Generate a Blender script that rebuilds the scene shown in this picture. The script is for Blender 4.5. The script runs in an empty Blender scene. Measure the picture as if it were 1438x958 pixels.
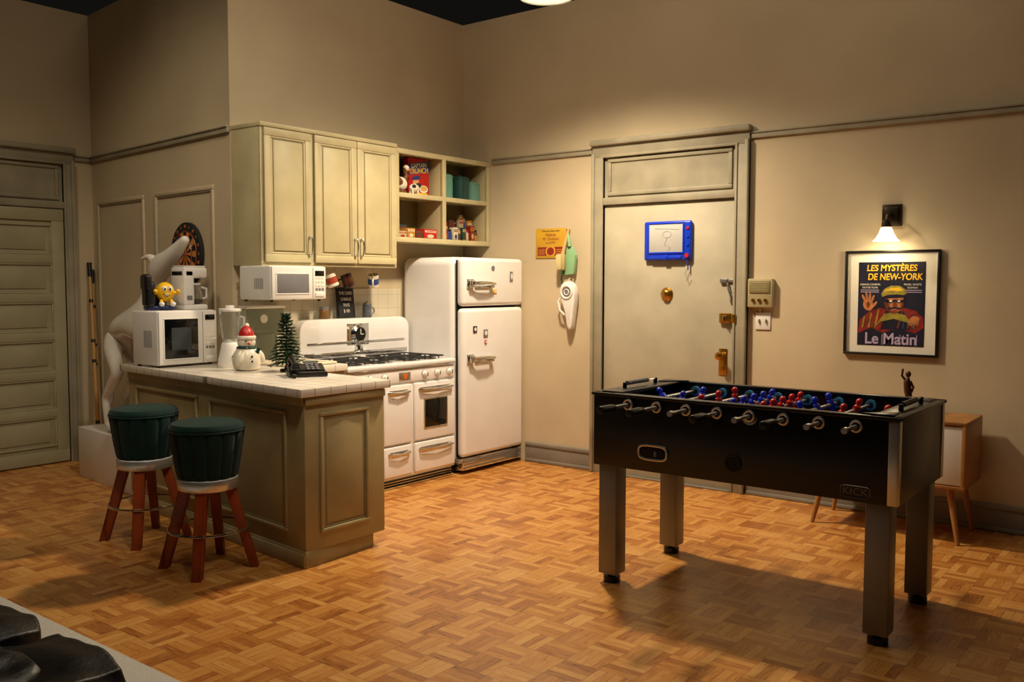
import bpy, bmesh, math, random
from mathutils import Matrix, Vector, Euler, noise
random.seed(7)
pi=math.pi
def lin(c):
    c/=255.0
    return c/12.92 if c<=.04045 else ((c+.055)/1.055)**2.4
def C(h,k=1.0): return tuple(min(1,lin(int(h[i:i+2],16))*k) for i in (0,2,4))+(1,)

# ------------------------------------------------------------ materials
def mat(name,h,rough=.5,metal=0,var=.06,scale=6,bump=0,bscale=40,em=None,es=0,trans=0,coat=0,sheen=0,detail=4,spec=None):
    m=bpy.data.materials.new(name); m.use_nodes=True
    nt=m.node_tree; b=nt.nodes['Principled BSDF']
    tc=nt.nodes.new('ShaderNodeTexCoord')
    n=nt.nodes.new('ShaderNodeTexNoise'); n.inputs['Scale'].default_value=scale; n.inputs['Detail'].default_value=detail
    nt.links.new(tc.outputs['Object'],n.inputs['Vector'])
    r=nt.nodes.new('ShaderNodeValToRGB')
    r.color_ramp.elements[0].position=.3; r.color_ramp.elements[1].position=.7
    r.color_ramp.elements[0].color=C(h,1-var); r.color_ramp.elements[1].color=C(h,1+var*.6)
    nt.links.new(n.outputs['Fac'],r.inputs['Fac']); nt.links.new(r.outputs['Color'],b.inputs['Base Color'])
    b.inputs['Roughness'].default_value=rough; b.inputs['Metallic'].default_value=metal
    b.inputs['Transmission Weight'].default_value=trans
    b.inputs['Coat Weight'].default_value=coat
    if spec is not None: b.inputs['Specular IOR Level'].default_value=spec
    if sheen:
        b.inputs['Sheen Weight'].default_value=sheen
    if em:
        b.inputs['Emission Color'].default_value=C(em); b.inputs['Emission Strength'].default_value=es
    if bump:
        n2=nt.nodes.new('ShaderNodeTexNoise'); n2.inputs['Scale'].default_value=bscale; n2.inputs['Detail'].default_value=3
        nt.links.new(tc.outputs['Object'],n2.inputs['Vector'])
        bp=nt.nodes.new('ShaderNodeBump'); bp.inputs['Strength'].default_value=bump; bp.inputs['Distance'].default_value=.01
        nt.links.new(n2.outputs['Fac'],bp.inputs['Height']); nt.links.new(bp.outputs['Normal'],b.inputs['Normal'])
    return m

class NT:
    def __init__(s,nt): s.nt=nt
    def m(s,op,a,b=0.0,c=None):
        n=s.nt.nodes.new('ShaderNodeMath'); n.operation=op
        for i,v in enumerate((a,b) if c is None else (a,b,c)):
            if isinstance(v,(int,float)): n.inputs[i].default_value=v
            else: s.nt.links.new(v,n.inputs[i])
        return n.outputs[0]
    def mix(s,f,a,b):
        return s.m('ADD',a,s.m('MULTIPLY',s.m('SUBTRACT',b,a),f))

def parquet():
    m=bpy.data.materials.new('parquet_floor'); m.use_nodes=True
    nt=m.node_tree; b=nt.nodes['Principled BSDF']; g=NT(nt)
    geo=nt.nodes.new('ShaderNodeNewGeometry'); sp=nt.nodes.new('ShaderNodeSeparateXYZ')
    nt.links.new(geo.outputs['Position'],sp.inputs[0])
    c=.155; ns=4
    x=g.m('DIVIDE',sp.outputs[0],c); y=g.m('DIVIDE',sp.outputs[1],c)
    fx=g.m('FLOOR',x); fy=g.m('FLOOR',y)
    par=g.m('FLOORED_MODULO',g.m('ADD',fx,fy),2.0)
    ux=g.m('SUBTRACT',x,fx); uy=g.m('SUBTRACT',y,fy)
    across=g.mix(par,ux,uy); along=g.mix(par,uy,ux)
    st=g.m('MULTIPLY',across,float(ns)); si=g.m('FLOOR',st); sf=g.m('SUBTRACT',st,si)
    cb=nt.nodes.new('ShaderNodeCombineXYZ')
    nt.links.new(fx,cb.inputs[0]); nt.links.new(fy,cb.inputs[1]); nt.links.new(si,cb.inputs[2])
    wn=nt.nodes.new('ShaderNodeTexWhiteNoise'); wn.noise_dimensions='3D'; nt.links.new(cb.outputs[0],wn.inputs['Vector'])
    cb3=nt.nodes.new('ShaderNodeCombineXYZ'); nt.links.new(fx,cb3.inputs[0]); nt.links.new(fy,cb3.inputs[1])
    wc=nt.nodes.new('ShaderNodeTexWhiteNoise'); wc.noise_dimensions='3D'; nt.links.new(cb3.outputs[0],wc.inputs['Vector'])
    cb2=nt.nodes.new('ShaderNodeCombineXYZ')
    nt.links.new(g.m('MULTIPLY',across,9.0),cb2.inputs[0]); nt.links.new(g.m('MULTIPLY',along,.8),cb2.inputs[1])
    nt.links.new(g.m('ADD',g.m('MULTIPLY',wn.outputs['Value'],50.0),g.m('MULTIPLY',wc.outputs['Value'],31.0)),cb2.inputs[2])
    no=nt.nodes.new('ShaderNodeTexNoise'); no.inputs['Scale'].default_value=3.0; no.inputs['Detail'].default_value=5
    nt.links.new(cb2.outputs[0],no.inputs['Vector'])
    f=g.m('ADD',g.m('ADD',g.m('MULTIPLY',wn.outputs['Value'],.40),g.m('MULTIPLY',wc.outputs['Value'],.08)),g.m('MULTIPLY',no.outputs['Fac'],.62))
    r=nt.nodes.new('ShaderNodeValToRGB'); cr=r.color_ramp
    cr.elements[0].position=.2; cr.elements[0].color=C('7c421a'); cr.elements[1].position=.9; cr.elements[1].color=C('e2ac62')
    e=cr.elements.new(.36); e.color=C('ac6a2e')
    e=cr.elements.new(.56); e.color=C('cb8b44')
    nt.links.new(f,r.inputs['Fac'])
    d1=g.m('MINIMUM',sf,g.m('SUBTRACT',1.0,sf)); d2=g.m('MINIMUM',along,g.m('SUBTRACT',1.0,along))
    gap=g.m('MAXIMUM',g.m('LESS_THAN',d1,.03),g.m('LESS_THAN',d2,.010))
    k=g.m('SUBTRACT',1.0,g.m('MULTIPLY',gap,.45))
    mx=nt.nodes.new('ShaderNodeVectorMath'); mx.operation='SCALE'
    nt.links.new(r.outputs['Color'],mx.inputs[0]); nt.links.new(k,mx.inputs['Scale'])
    nt.links.new(mx.outputs[0],b.inputs['Base Color'])
    nt.links.new(g.m('ADD',.20,g.m('MULTIPLY',no.outputs['Fac'],.22)),b.inputs['Roughness'])
    bp=nt.nodes.new('ShaderNodeBump'); bp.inputs['Strength'].default_value=.2; bp.inputs['Distance'].default_value=.002
    nt.links.new(k,bp.inputs['Height']); nt.links.new(bp.outputs['Normal'],b.inputs['Normal'])
    return m

def tiles(name,h,grout,c,axes=(0,1),rough=.25,gw=.03,off=(0,0)):
    m=bpy.data.materials.new(name); m.use_nodes=True
    nt=m.node_tree; b=nt.nodes['Principled BSDF']; g=NT(nt)
    geo=nt.nodes.new('ShaderNodeNewGeometry'); sp=nt.nodes.new('ShaderNodeSeparateXYZ')
    nt.links.new(geo.outputs['Position'],sp.inputs[0])
    ds=[]
    for a,o in zip(axes,off):
        x=g.m('DIVIDE',g.m('ADD',sp.outputs[a],o),c); fl=g.m('FLOOR',x); u=g.m('SUBTRACT',x,fl)
        ds.append(g.m('MINIMUM',u,g.m('SUBTRACT',1.0,u)))
    gap=g.m('LESS_THAN',g.m('MINIMUM',ds[0],ds[1]),gw)
    mx=nt.nodes.new('ShaderNodeMix'); mx.data_type='RGBA'
    nt.links.new(gap,mx.inputs[0]); mx.inputs[6].default_value=C(h); mx.inputs[7].default_value=C(grout)
    nt.links.new(mx.outputs[2],b.inputs['Base Color']); b.inputs['Roughness'].default_value=rough
    return m

# ------------------------------------------------------------ builder
def frame(o,u,v,w):
    M=Matrix.Identity(4)
    for i,a in enumerate((u,v,w,o)):
        for j in range(3): M[j][i]=a[j]
    return M
def T(x,y,z,rz=0): return Matrix.Translation((x,y,z))@Matrix.Rotation(rz,4,'Z')
def FD(y,z,off=0): return frame((6.12-off,y,z),(0,-1,0),(0,0,1),(-1,0,0))
def FK(x,y,z): return frame((x,y,z),(1,0,0),(0,0,1),(0,-1,0))
dw=Vector((.25,2.3,0)).normalized()
def FW(s,z):
    o=Vector((3.74,5.30,z))+dw*s
    return frame(o,-dw,(0,0,1),(-dw.y,dw.x,0))

class B:
    def __init__(s,name,M=None):
        s.name=name; s.bm=bmesh.new(); s.mats=[]; s.M=M if M is not None else Matrix.Identity(4)
    def add(s,tb,m,X=None):
        if X is not None: bmesh.ops.transform(tb,matrix=X,verts=tb.verts)
        if m not in s.mats: s.mats.append(m)
        i=s.mats.index(m)
        for f in tb.faces: f.material_index=i; f.smooth=True
        me=bpy.data.meshes.new('t'); tb.to_mesh(me); tb.free(); s.bm.from_mesh(me); bpy.data.meshes.remove(me)
    def box(s,c,d,m,bev=0,rot=None,seg=2):
        tb=bmesh.new(); bmesh.ops.create_cube(tb,size=1)
        bmesh.ops.scale(tb,vec=d,verts=tb.verts)
        if bev: bmesh.ops.bevel(tb,geom=list(tb.edges),offset=min(bev,min(d)*.49),segments=seg,profile=.5,affect='EDGES')
        X=Matrix.Translation(c)
        if rot: X=X@Euler(rot).to_matrix().to_4x4()
        s.add(tb,m,X)
    def bx(s,x0,x1,y0,y1,z0,z1,m,bev=0,seg=2):
        s.box(((x0+x1)/2,(y0+y1)/2,(z0+z1)/2),(abs(x1-x0),abs(y1-y0),abs(z1-z0)),m,bev,None,seg)
    def lump(s,c,d,m,rnd=.5,amp=.02,fr=6,cuts=22):
        tb=bmesh.new(); bmesh.ops.create_cube(tb,size=2)
        bmesh.ops.subdivide_edges(tb,edges=list(tb.edges),cuts=cuts,use_grid_fill=True)
        for v in tb.verts:
            p=v.co.copy(); n=p.normalized()
            q=Vector([math.copysign(abs(n[i])**.6,n[i]) for i in range(3)])
            q=p.lerp(q,rnd)
            w=Vector((q.x*d[0]/2,q.y*d[1]/2,q.z*d[2]/2))
            nz=noise.noise((w+Vector(c))*fr)+.3*noise.noise((w+Vector(c))*fr*2.1)
            v.co=w+n*(amp*nz)
        s.add(tb,m,Matrix.Translation(c))
    def cone(s,p0,p1,r0,r1,m,seg=24,bev=0):
        p0=Vector(p0);p1=Vector(p1);d=p1-p0;L=d.length
        tb=bmesh.new(); bmesh.ops.create_cone(tb,cap_ends=True,cap_tris=False,segments=seg,radius1=r0,radius2=max(r1,1e-4),depth=L)
        if bev:
            ed=[e for e in tb.edges if abs(e.verts[0].co.z-e.verts[1].co.z)<1e-6]
            bmesh.ops.bevel(tb,geom=ed,offset=bev,segments=3,profile=.5,affect='EDGES')
        q=Vector((0,0,1)).rotation_difference(d.normalized())
        s.add(tb,m,Matrix.Translation((p0+p1)/2)@q.to_matrix().to_4x4())
    def cyl(s,p0,p1,r,m,seg=24,bev=0): s.cone(p0,p1,r,r,m,seg,bev)
    def sph(s,c,r,m,rot=None,seg=20):
        tb=bmesh.new(); bmesh.ops.create_uvsphere(tb,u_segments=seg,v_segments=max(8,seg//2+2),radius=1)
        if isinstance(r,(int,float)): r=(r,r,r)
        X=Matrix.Translation(c)
        if rot: X=X@Euler(rot).to_matrix().to_4x4()
        s.add(tb,m,X@Matrix.Diagonal((r[0],r[1],r[2],1)))
    def lathe(s,c,prof,m,seg=32,fn=None,X=None,cap=True):
        tb=bmesh.new(); rings=[]
        for r,z in prof:
            ring=[]
            for i in range(seg):
                a=2*pi*i/seg; k=fn(a,z) if fn else 1
                ring.append(tb.verts.new((r*k*math.cos(a),r*k*math.sin(a),z)))
            rings.append(ring)
        for a,b in zip(rings,rings[1:]):
            for i in range(seg):
                tb.faces.new((a[i],a[(i+1)%seg],b[(i+1)%seg],b[i]))
        if cap: tb.faces.new(rings[0][::-1]); tb.faces.new(rings[-1])
        bmesh.ops.recalc_face_normals(tb,faces=tb.faces)
        XX=Matrix.Translation(c)
        if X is not None: XX=XX@X
        s.add(tb,m,XX)
    def tube(s,pts,rad,m,seg=10,closed=False):
        pts=[Vector(p) for p in pts]; n=len(pts)
        if isinstance(rad,(int,float)): rad=[rad]*n
        tb=bmesh.new(); rings=[]; up=None
        for i,p in enumerate(pts):
            if closed: d=pts[(i+1)%n]-pts[i-1]
            else: d=pts[min(i+1,n-1)]-pts[max(i-1,0)]
            d.normalize()
            if up is None:
                up=Vector((0,0,1)) if abs(d.z)<.9 else Vector((1,0,0))
            a=d.cross(up); a.normalize(); up=a.cross(d).normalized()
            rings.append([tb.verts.new(p+(a*math.cos(2*pi*k/seg)+up*math.sin(2*pi*k/seg))*rad[i]) for k in range(seg)])
        pr=list(zip(rings,rings[1:]))
        if closed: pr.append((rings[-1],rings[0]))
        for a,b in pr:
            for k in range(seg): tb.faces.new((a[k],a[(k+1)%seg],b[(k+1)%seg],b[k]))
        if not closed: tb.faces.new(rings[0]); tb.faces.new(rings[-1])
        bmesh.ops.recalc_face_normals(tb,faces=tb.faces)
        s.add(tb,m)
    def torus(s,c,R,r,m,axis='Z',n=40,sx=1,sy=1,seg=8):
        P=[]
        for i in range(n):
            a=2*pi*i/n; u=R*sx*math.cos(a); v=R*sy*math.sin(a)
            d={'Z':(u,v,0),'X':(0,u,v),'Y':(u,0,v)}[axis]
            P.append((c[0]+d[0],c[1]+d[1],c[2]+d[2]))
        s.tube(P,r,m,seg,True)
    def poly(s,pts,z0,z1,m,bev=0):
        tb=bmesh.new()
        vs=[tb.verts.new((p[0],p[1],z0)) for p in pts]
        f=tb.faces.new(vs)
        r=bmesh.ops.extrude_face_region(tb,geom=[f])
        bmesh.ops.translate(tb,vec=(0,0,z1-z0),verts=[v for v in r['geom'] if isinstance(v,bmesh.types.BMVert)])
        bmesh.ops.recalc_face_normals(tb,faces=tb.faces)
        if bev: bmesh.ops.bevel(tb,geom=list(tb.edges),offset=bev,segments=2,profile=.5,affect='EDGES')
        s.add(tb,m)
    def ell(s,u,v,a,b,w0,w1,m,rot=0,n=28):
        P=[]
        for i in range(n):
            t=2*pi*i/n; x=a*math.cos(t);y=b*math.sin(t)
            P.append((u+x*math.cos(rot)-y*math.sin(rot),v+x*math.sin(rot)+y*math.cos(rot)))
        s.poly(P,w0,w1,m)
    def rectframe(s,u0,u1,v0,v1,wd,w0,w1,m,bev=.004):
        s.bx(u0,u1,v1-wd,v1,w0,w1,m,bev); s.bx(u0,u1,v0,v0+wd,w0,w1,m,bev)
        s.bx(u0,u0+wd,v0+wd,v1-wd,w0,w1,m,bev); s.bx(u1-wd,u1,v0+wd,v1-wd,w0,w1,m,bev)
    def text(s,t,c,size,m,sx=1,align='CENTER',rot=0,ext=.0006,X=None,bold=0,shear=0):
        cu=bpy.data.curves.new('t','FONT'); cu.body=t; cu.size=size; cu.align_x=align; cu.align_y='CENTER'; cu.extrude=ext
        cu.offset=bold*size; cu.shear=shear
        o=bpy.data.objects.new('t',cu); bpy.context.scene.collection.objects.link(o)
        bpy.context.view_layer.update()
        dg=bpy.context.evaluated_depsgraph_get()
        me=bpy.data.meshes.new_from_object(o.evaluated_get(dg))
        tb=bmesh.new(); tb.from_mesh(me)
        bpy.data.objects.remove(o); bpy.data.curves.remove(cu); bpy.data.meshes.remove(me)
        XX=Matrix.Translation(c)
        if X is not None: XX=XX@X
        s.add(tb,m,XX@Matrix.Rotation(rot,4,'Z')@Matrix.Diagonal((sx,1,1,1)))
    def done(s,ang=35):
        me=bpy.data.meshes.new(s.name); s.bm.to_mesh(me); s.bm.free()
        for m in s.mats: me.materials.append(m)
        me.set_sharp_from_angle(angle=math.radians(ang))
        o=bpy.data.objects.new(s.name,me); bpy.context.scene.collection.objects.link(o)
        o.matrix_world=s.M
        return o

# ------------------------------------------------------------ palette
M_wall=mat('wall_paint','c8b798',.85,var=.12,scale=1.3,bump=.05,bscale=60,spec=.2)
M_trim=mat('trim_paint','9b937c',.6,var=.22,scale=4,bump=.05)
M_base=mat('baseboard_paint','837c70',.6,var=.15,scale=4)
M_door=mat('door_paint','b3ab94',.55,var=.16,scale=3,bump=.04)
M_doorL=mat('door_paint_left','a59f80',.55,var=.14,scale=3)
M_cab=mat('cabinet_paint','c4b88e',.45,var=.15,scale=4,bump=.03)
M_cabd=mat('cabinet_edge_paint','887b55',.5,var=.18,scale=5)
M_isl=mat('island_paint','a6976c',.5,var=.18,scale=4,bump=.03)
M_floor=parquet()
M_ctop=tiles('counter_tile','e6ddd0','8d8578',.108,(0,1),.2,.02,(.02,.03))
M_splash=tiles('backsplash_tile','cfc6ae','aca38c',.108,(0,2),.3,.015)
M_white=mat('white_enamel','ece9e6',.20,var=.03,coat=.4)
M_whitep=mat('white_plastic','e9e6e0',.35,var=.03)
M_cream=mat('cream_enamel','e8dcc0',.25,var=.05)
M_chrome=mat('chrome','d8d8d8',.12,1,var=.03)
M_satin=mat('satin_chrome','dcdcdc',.28,.8,var=.03)
M_steel=mat('brushed_steel','9b9a98',.38,.85,var=.08,scale=3)
M_leg=mat('gray_metal_leg','94928e',.42,.3,var=.10,scale=3)
M_black=mat('black_plastic','121212',.4,var=.1)
M_blackm=mat('black_laminate','0e0e10',.32,var=.1)
M_glassb=mat('black_glass','08090a',.08,var=0)
M_iron=mat('cast_iron','1b1a19',.55,var=.2)
M_gray=mat('gray_plastic','77777a',.4)
M_dark=mat('dark_gap','0c0b0a',.8)
M_green=mat('green_velvet','062a25',.8,var=.35,scale=8,sheen=.12,spec=.2)
M_stoolw=mat('stool_wood','933f1a',.35,var=.25,scale=9)
M_brass=mat('brass','b8893a',.28,.95)
M_oak=mat('oak_wood','a8743e',.45,var=.2,scale=7)
M_glass=mat('clear_glass','f2f6f4',.05,var=0,trans=.95)
M_red=mat('red_paint','b81c16',.35)
M_blue=mat('blue_paint','1238c8',.3)
M_yellow=mat('yellow_paint','f0bc18',.3)
M_orange=mat('orange_paint','d4651c',.4)
M_teal=mat('teal_ceramic','5f8f7e',.3,var=.1)
M_tealD=mat('dark_teal_ceramic','1d3f3c',.3)
M_pgreen=mat('green_plastic','8cb888',.4)
M_paper=mat('paper','e8e2d2',.8)
M_ink=mat('ink','18161c',.7)

# ------------------------------------------------------------ room
b=B('floor'); b.bx(-3,6.3,-3.5,7.75,-.1,0,M_floor); b.done()
HT=3.72
b=B('wall_right'); b.bx(6.12,6.25,-3.5,5.45,0,HT,M_wall); b.done()
b=B('wall_kitchen'); b.bx(3.87,6.12,5.30,5.43,0,HT,M_wall); b.done()
b=B('wall_side'); b.poly([(3.74,5.30),(3.87,5.30),(3.87,5.43),(4.12,7.6),(3.99,7.6)],0,HT,M_wall); b.done()
b=B('wall_left'); b.bx(-3,4.12,7.6,7.73,0,HT,M_wall); b.done()
b=B('ceiling'); b.bx(-3.2,7,-3.7,8,5.4,5.5,mat('black_ceiling','020202',1,spec=0)); b.done()

def baseboard(name,M,L):
    b=B(name,M); b.bx(0,L,.0,.135,.001,.018,M_base,.003); b.bx(0,L,.135,.165,.001,.026,M_base,.006); b.bx(0,L,0,.03,.001,.028,M_base,.008); b.done()
baseboard('baseboard_right',FD(4.60,0),.645)
baseboard('baseboard_right',FD(2.635,0),6.1)
baseboard('baseboard_left',frame((-3,7.6,0),(1,0,0),(0,0,1),(0,-1,0)),5.3)
baseboard('baseboard_side',FW(2.3,0),2.29-.55)
def rail(name,M,L):
    b=B(name,M); b.bx(0,L,-.018,.018,.001,.022,M_trim,.006); b.bx(0,L,.016,.028,.001,.032,M_trim,.004); b.done()
rail('trim_picture_rail',FD(4.965,2.52),1.015)
rail('trim_picture_rail',FD(2.64,2.52),6.1)
rail('trim_picture_rail',FW(2.3,2.52),2.3)
rail('trim_picture_rail',FK(3.83,7.6,2.52),.15)
for (s0,s1,vb) in ((.22,1.12,.98),(1.31,2.19,.25)):
    b=B('trim_wall_panel',FW(0,0))
    b.rectframe(-s1,-s0,vb,2.17,.03,.001,.016,M_wall,.005)
    b.rectframe(-s1+.03,-s0-.03,vb+.03,2.14,.012,.001,.010,M_trim,.003)
    b.done()

# ------------------------------------------------------------ doors
def doorframe(b,hw,inner,m):
    for sg in (-1,1):
        a,c=sorted((sg*hw,sg*inner)); b.bx(a,c,0,2.47,.001,.035,m,.004)
        a,c=sorted((sg*hw,sg*(hw-.028))); b.bx(a,c,0,2.50,.001,.055,m,.008)
        a,c=sorted((sg*(inner+.018),sg*inner)); b.bx(a,c,0,2.47,.001,.045,m,.005)
    b.bx(-hw,hw,2.47,2.57,.001,.035,m,.004)
    b.bx(-inner-.02,inner+.02,2.462,2.482,.001,.045,m,.004)
    b.bx(-hw-.01,hw+.01,2.555,2.60,.001,.07,m,.012)
    b.bx(-inner,inner,2.10,2.155,.001,.04,m,.006)
    b.bx(-inner,inner,2.155,2.47,.001,.008,m)
    b.rectframe(-inner+.03,inner-.03,2.17,2.455,.03,.008,.022,m,.006)
b=B('door_1',FD(3.292,0)); doorframe(b,.647,.545,M_trim)
b.bx(-.54,.54,.012,2.095,.002,.014,M_door,.003)
b.bx(-.545,.545,0,.012,.001,.05,M_base,.003)
b.lathe((.01,1.415,.014),[(.052,0),(.05,.008),(.036,.02),(.03,.03),(.018,.036)],M_brass,24)
b.bx(.44,.50,1.50,1.53,.014,.035,M_steel,.004); b.bx(.50,.565,1.505,1.525,.014,.03,M_steel,.003)
b.tube([(.50,1.50,.03),(.51,1.45,.04),(.525,1.41,.035),(.53,1.38,.03)],.007,M_steel,8)
b.bx(.515,.545,1.36,1.42,.014,.03,M_steel,.004)
b.bx(.44,.53,1.215,1.285,.014,.04,M_brass,.006); b.cyl((.485,1.25,.04),(.485,1.25,.055),.02,M_brass); b.box((.485,1.25,.062),(.01,.035,.014),M_steel,.003)
b.bx(.535,.57,1.22,1.28,.03,.048,M_brass,.004)
b.bx(.435,.50,.84,1.03,.014,.022,M_brass,.004)
b.lathe((.467,.98,.022),[(.024,0),(.02,.01),(.012,.02),(.012,.04),(.024,.048),(.031,.06),(.028,.075),(.012,.082)],M_brass,24)
b.cyl((.467,.885,.022),(.467,.885,.03),.014,M_brass)
b.done()

b=B('door_2',FK(3.27,7.6,0)); doorframe(b,.55,.46,M_trim)
b.bx(-.455,.455,.012,2.095,.002,.012,M_doorL,.003)
b.rectframe(-.455,.455,.012,2.095,.10,.012,.028,M_doorL,.004)
zs=[.11+i*.315 for i in range(7)]
for z in zs[1:-1]: b.bx(-.36,.36,z-.035,z+.035,.012,.028,M_doorL,.004)
for i in range(6):
    b.rectframe(-.355,.355,zs[i]+.035,zs[i+1]-.035,.014,.012,.024,M_doorL,.004)
    b.bx(-.30,.30,zs[i]+.075,zs[i+1]-.075,.012,.02,M_doorL,.006)
b.done()

b=B('magnetic_drawing_board',FD(3.268,1.81,.016))
M_scr=mat('drawing_screen','b9b9b4',.5,var=.05)
b.box((0,0,.018),(.39,.29,.034),M_blue,.016,seg=4)
b.bx(-.15,.13,-.085,.125,.034,.037,M_scr,.002)
b.rectframe(-.16,.14,-.095,.135,.012,.034,.042,M_blue,.003)
b.tube([(-.10,.09,.038),(.02,.085,.038),(.10,.08,.038)],.0010,M_gray,5)
b.torus((.0,.045,.038),.03,.0009,M_gray,'Z',20,1.2,.8)
b.tube([(0,.02,.038),(-.02,-.03,.038),(.03,-.05,.038),(.01,-.075,.038)],.0010,M_gray,5)
b.bx(-.14,.12,-.135,-.112,.034,.044,M_blue,.004); b.bx(-.03,.01,-.14,-.108,.034,.05,M_blue,.004)
for i in range(3): b.cyl((.168,.09-.06*i,.034),(.168,.09-.06*i,.042),.011,[M_red,M_blue,M_blue][i],14)
b.cyl((.165,-.11,.034),(.165,-.11,.048),.016,M_red,14)
b.tube([(.165,-.14,.03),(.17,-.19,.02),(.145,-.24,.02),(.16,-.30,.02),(.18,-.26,.02)],.0018,M_gray,6)
b.cone((.165,-.145,.03),(.17,-.215,.025),.006,.004,M_blue,10)
b.done()

# ------------------------------------------------------------ upper cabinets
def panel(b,u0,u1,v0,v1,w0,m,md,r=.052,th=.02):
    b.bx(u0,u1,v0,v1,w0,w0+th*.5,md,.002)
    b.rectframe(u0,u1,v0,v1,r,w0,w0+th,m,.004)
    b.rectframe(u0+r,u1-r,v0+r,v1-r,.014,w0,w0+th*.85,m,.006)
    b.bx(u0+r+.022,u1-r-.022,v0+r+.022,v1-r-.022,w0,w0+th*.95,m,.009)
def pull(b,u,v,w,L,m):
    P=[(0,-L/2,0),(0,-L/2,.018),(0,-L*.3,.028),(0,0,.032),(0,L*.3,.028),(0,L/2,.018),(0,L/2,0)]
    b.tube([(u+p[0],v+p[1],w+p[2]) for p in P],.006,m,8)
    for sg in (-1,1): b.sph((u,v+sg*L/2,w+.006),.011,m,seg=10)
b=B('upper_kitchen_cabinet',FK(3.745,5.298,1.61))
b.bx(0,1.238,0,.93,0,.30,M_cab,.002)
b.rectframe(0,1.238,0,.93,.03,.295,.312,M_cab,.002)
b.bx(.405,.445,0,.93,.295,.311,M_cab,.002)
b.bx(-.006,1.242,.905,.935,-.0,.325,M_cab,.006)
for u0,u1 in ((.02,.41),(.44,.825),(.832,1.222)):
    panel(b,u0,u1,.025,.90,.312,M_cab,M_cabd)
for u in (.385,.80,.857): pull(b,u,.14,.334,.12,M_chrome)
b.done()
b=B('open_wall_shelf',FK(4.987,5.298,1.81))
W=1.129
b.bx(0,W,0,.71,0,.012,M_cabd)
for v in (0,.35,.685): b.bx(0,W,v,v+.025,.012,.295,M_cab,.002)
for u in (0,W-.025,.54): b.bx(u,u+.025,.0,.71,.012,.295,M_cab,.002)
b.rectframe(0,W,0,.71,.038,.285,.305,M_cab,.003)
b.bx(.532,.572,.03,.68,.285,.304,M_cab,.003); b.bx(.03,W-.03,.342,.378,.285,.303,M_cab,.003)
b.done()

def zb(name,x,z,w,h,d,m,m2,m3=None,y=5.12,rz=0):
    b=B(name,Matrix.Translation((x,y,z))@Matrix.Rotation(rz,4,'Z')@frame((0,0,0),(1,0,0),(0,0,1),(0,-1,0)))
    b.bx(-w/2,w/2,0,h,-d/2,d/2,m,.002)
    b.bx(-w*.42,w*.42,h*.70,h*.88,d/2,d/2+.001,m2); b.ell(0,h*.36,w*.26,h*.16,d/2,d/2+.001,m3 or m2)
    for k in range(3): b.bx(-w*.36,w*(.36-.1*k),h*(.08+.04*k),h*(.095+.04*k),d/2,d/2+.001,m2)
    b.bx(-w*.3,w*.3,h*.76,h*.82,d/2+.001,d/2+.0015,m)
    return b.done()
Mcbl=mat('cereal_blue','223a78',.5); Mcrd=mat('cereal_dkred','7c2018',.5); Mtan=mat('package_tan','b9a47c',.6); Mbrn=mat('package_brown','4a2e1a',.6); Mochre=mat('package_ochre','b07828',.5); Mrd=mat('package_red','98241c',.45); Mcrm=mat('package_cream','cfc5aa',.6)
b=B('cereal_box',FK(5.375,5.15,2.1865)@Matrix.Rotation(-.08,4,'Y'))
b.bx(-.11,.11,0,.30,-.03,.03,M_red,.002)
b.poly([(-.11,.16),(.11,.20),(.11,.29),(-.11,.25)],.03,.0308,Mcbl)
b.text('CAPTAIN',(0,.243,.0312),.044,M_paper,.9,bold=.02,rot=.12); b.text('CRUNCH',(0,.200,.0312),.056,M_yellow,.85,bold=.02,rot=.12)
b.sph((-.03,.10,.03),(.035,.045,.003),mat('cereal_flesh','d89a6c',.5),seg=14); b.ell(-.03,.145,.045,.016,.03,.034,Mcbl,.2); b.ell(-.03,.09,.03,.01,.033,.0345,M_paper)
b.ell(.05,.06,.045,.03,.03,.0315,M_paper); b.ell(.05,.065,.035,.02,.0315,.033,mat('cereal_tan','d8a860',.5)); b.bx(-.09,.09,.01,.03,.03,.031,M_yellow)
b.done()
zb('cereal_box',5.18,2.186,.10,.25,.05,Mcbl,Mochre,Mcrm,5.22,.0)
Mcw=mat('ceramic_white','e6dcc8',.3,var=.1); Mcb=mat('ceramic_brown','6e4322',.35)
b=B('pelican_figurine',T(5.12,5.07,2.189)@Matrix.Scale(1.15,4))
b.lathe((0,0,0),[(.035,0),(.04,.01),(.03,.02)],Mcb,18)
b.sph((0,0,.065),(.05,.036,.045),Mcw,(0,.3,0)); b.sph((-.03,0,.075),(.045,.038,.03),Mcb,(0,.5,0))
b.tube([(.03,0,.09),(.05,0,.12),(.04,0,.15),(.045,0,.17)],[.02,.016,.014,.018],Mcb,12)
b.sph((.05,0,.172),.022,Mcw); b.cone((.06,0,.17),(.12,0,.14),.012,.003,M_orange,10)
b.sph((.066,-.014,.178),.004,M_ink,seg=8); b.done()
b=B('cow_creamer',T(5.25,5.055,2.189))
b.sph((0,0,.05),(.05,.03,.032),Mcw); b.sph((.05,0,.075),(.024,.02,.02),M_ink)
for sx in (-.03,.03):
    for sy in (-.014,.014): b.cyl((sx,sy,.0),(sx,sy,.04),.008,Mcw,10)
b.sph((-.02,-.02,.06),(.02,.014,.015),M_ink); b.done()
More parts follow.
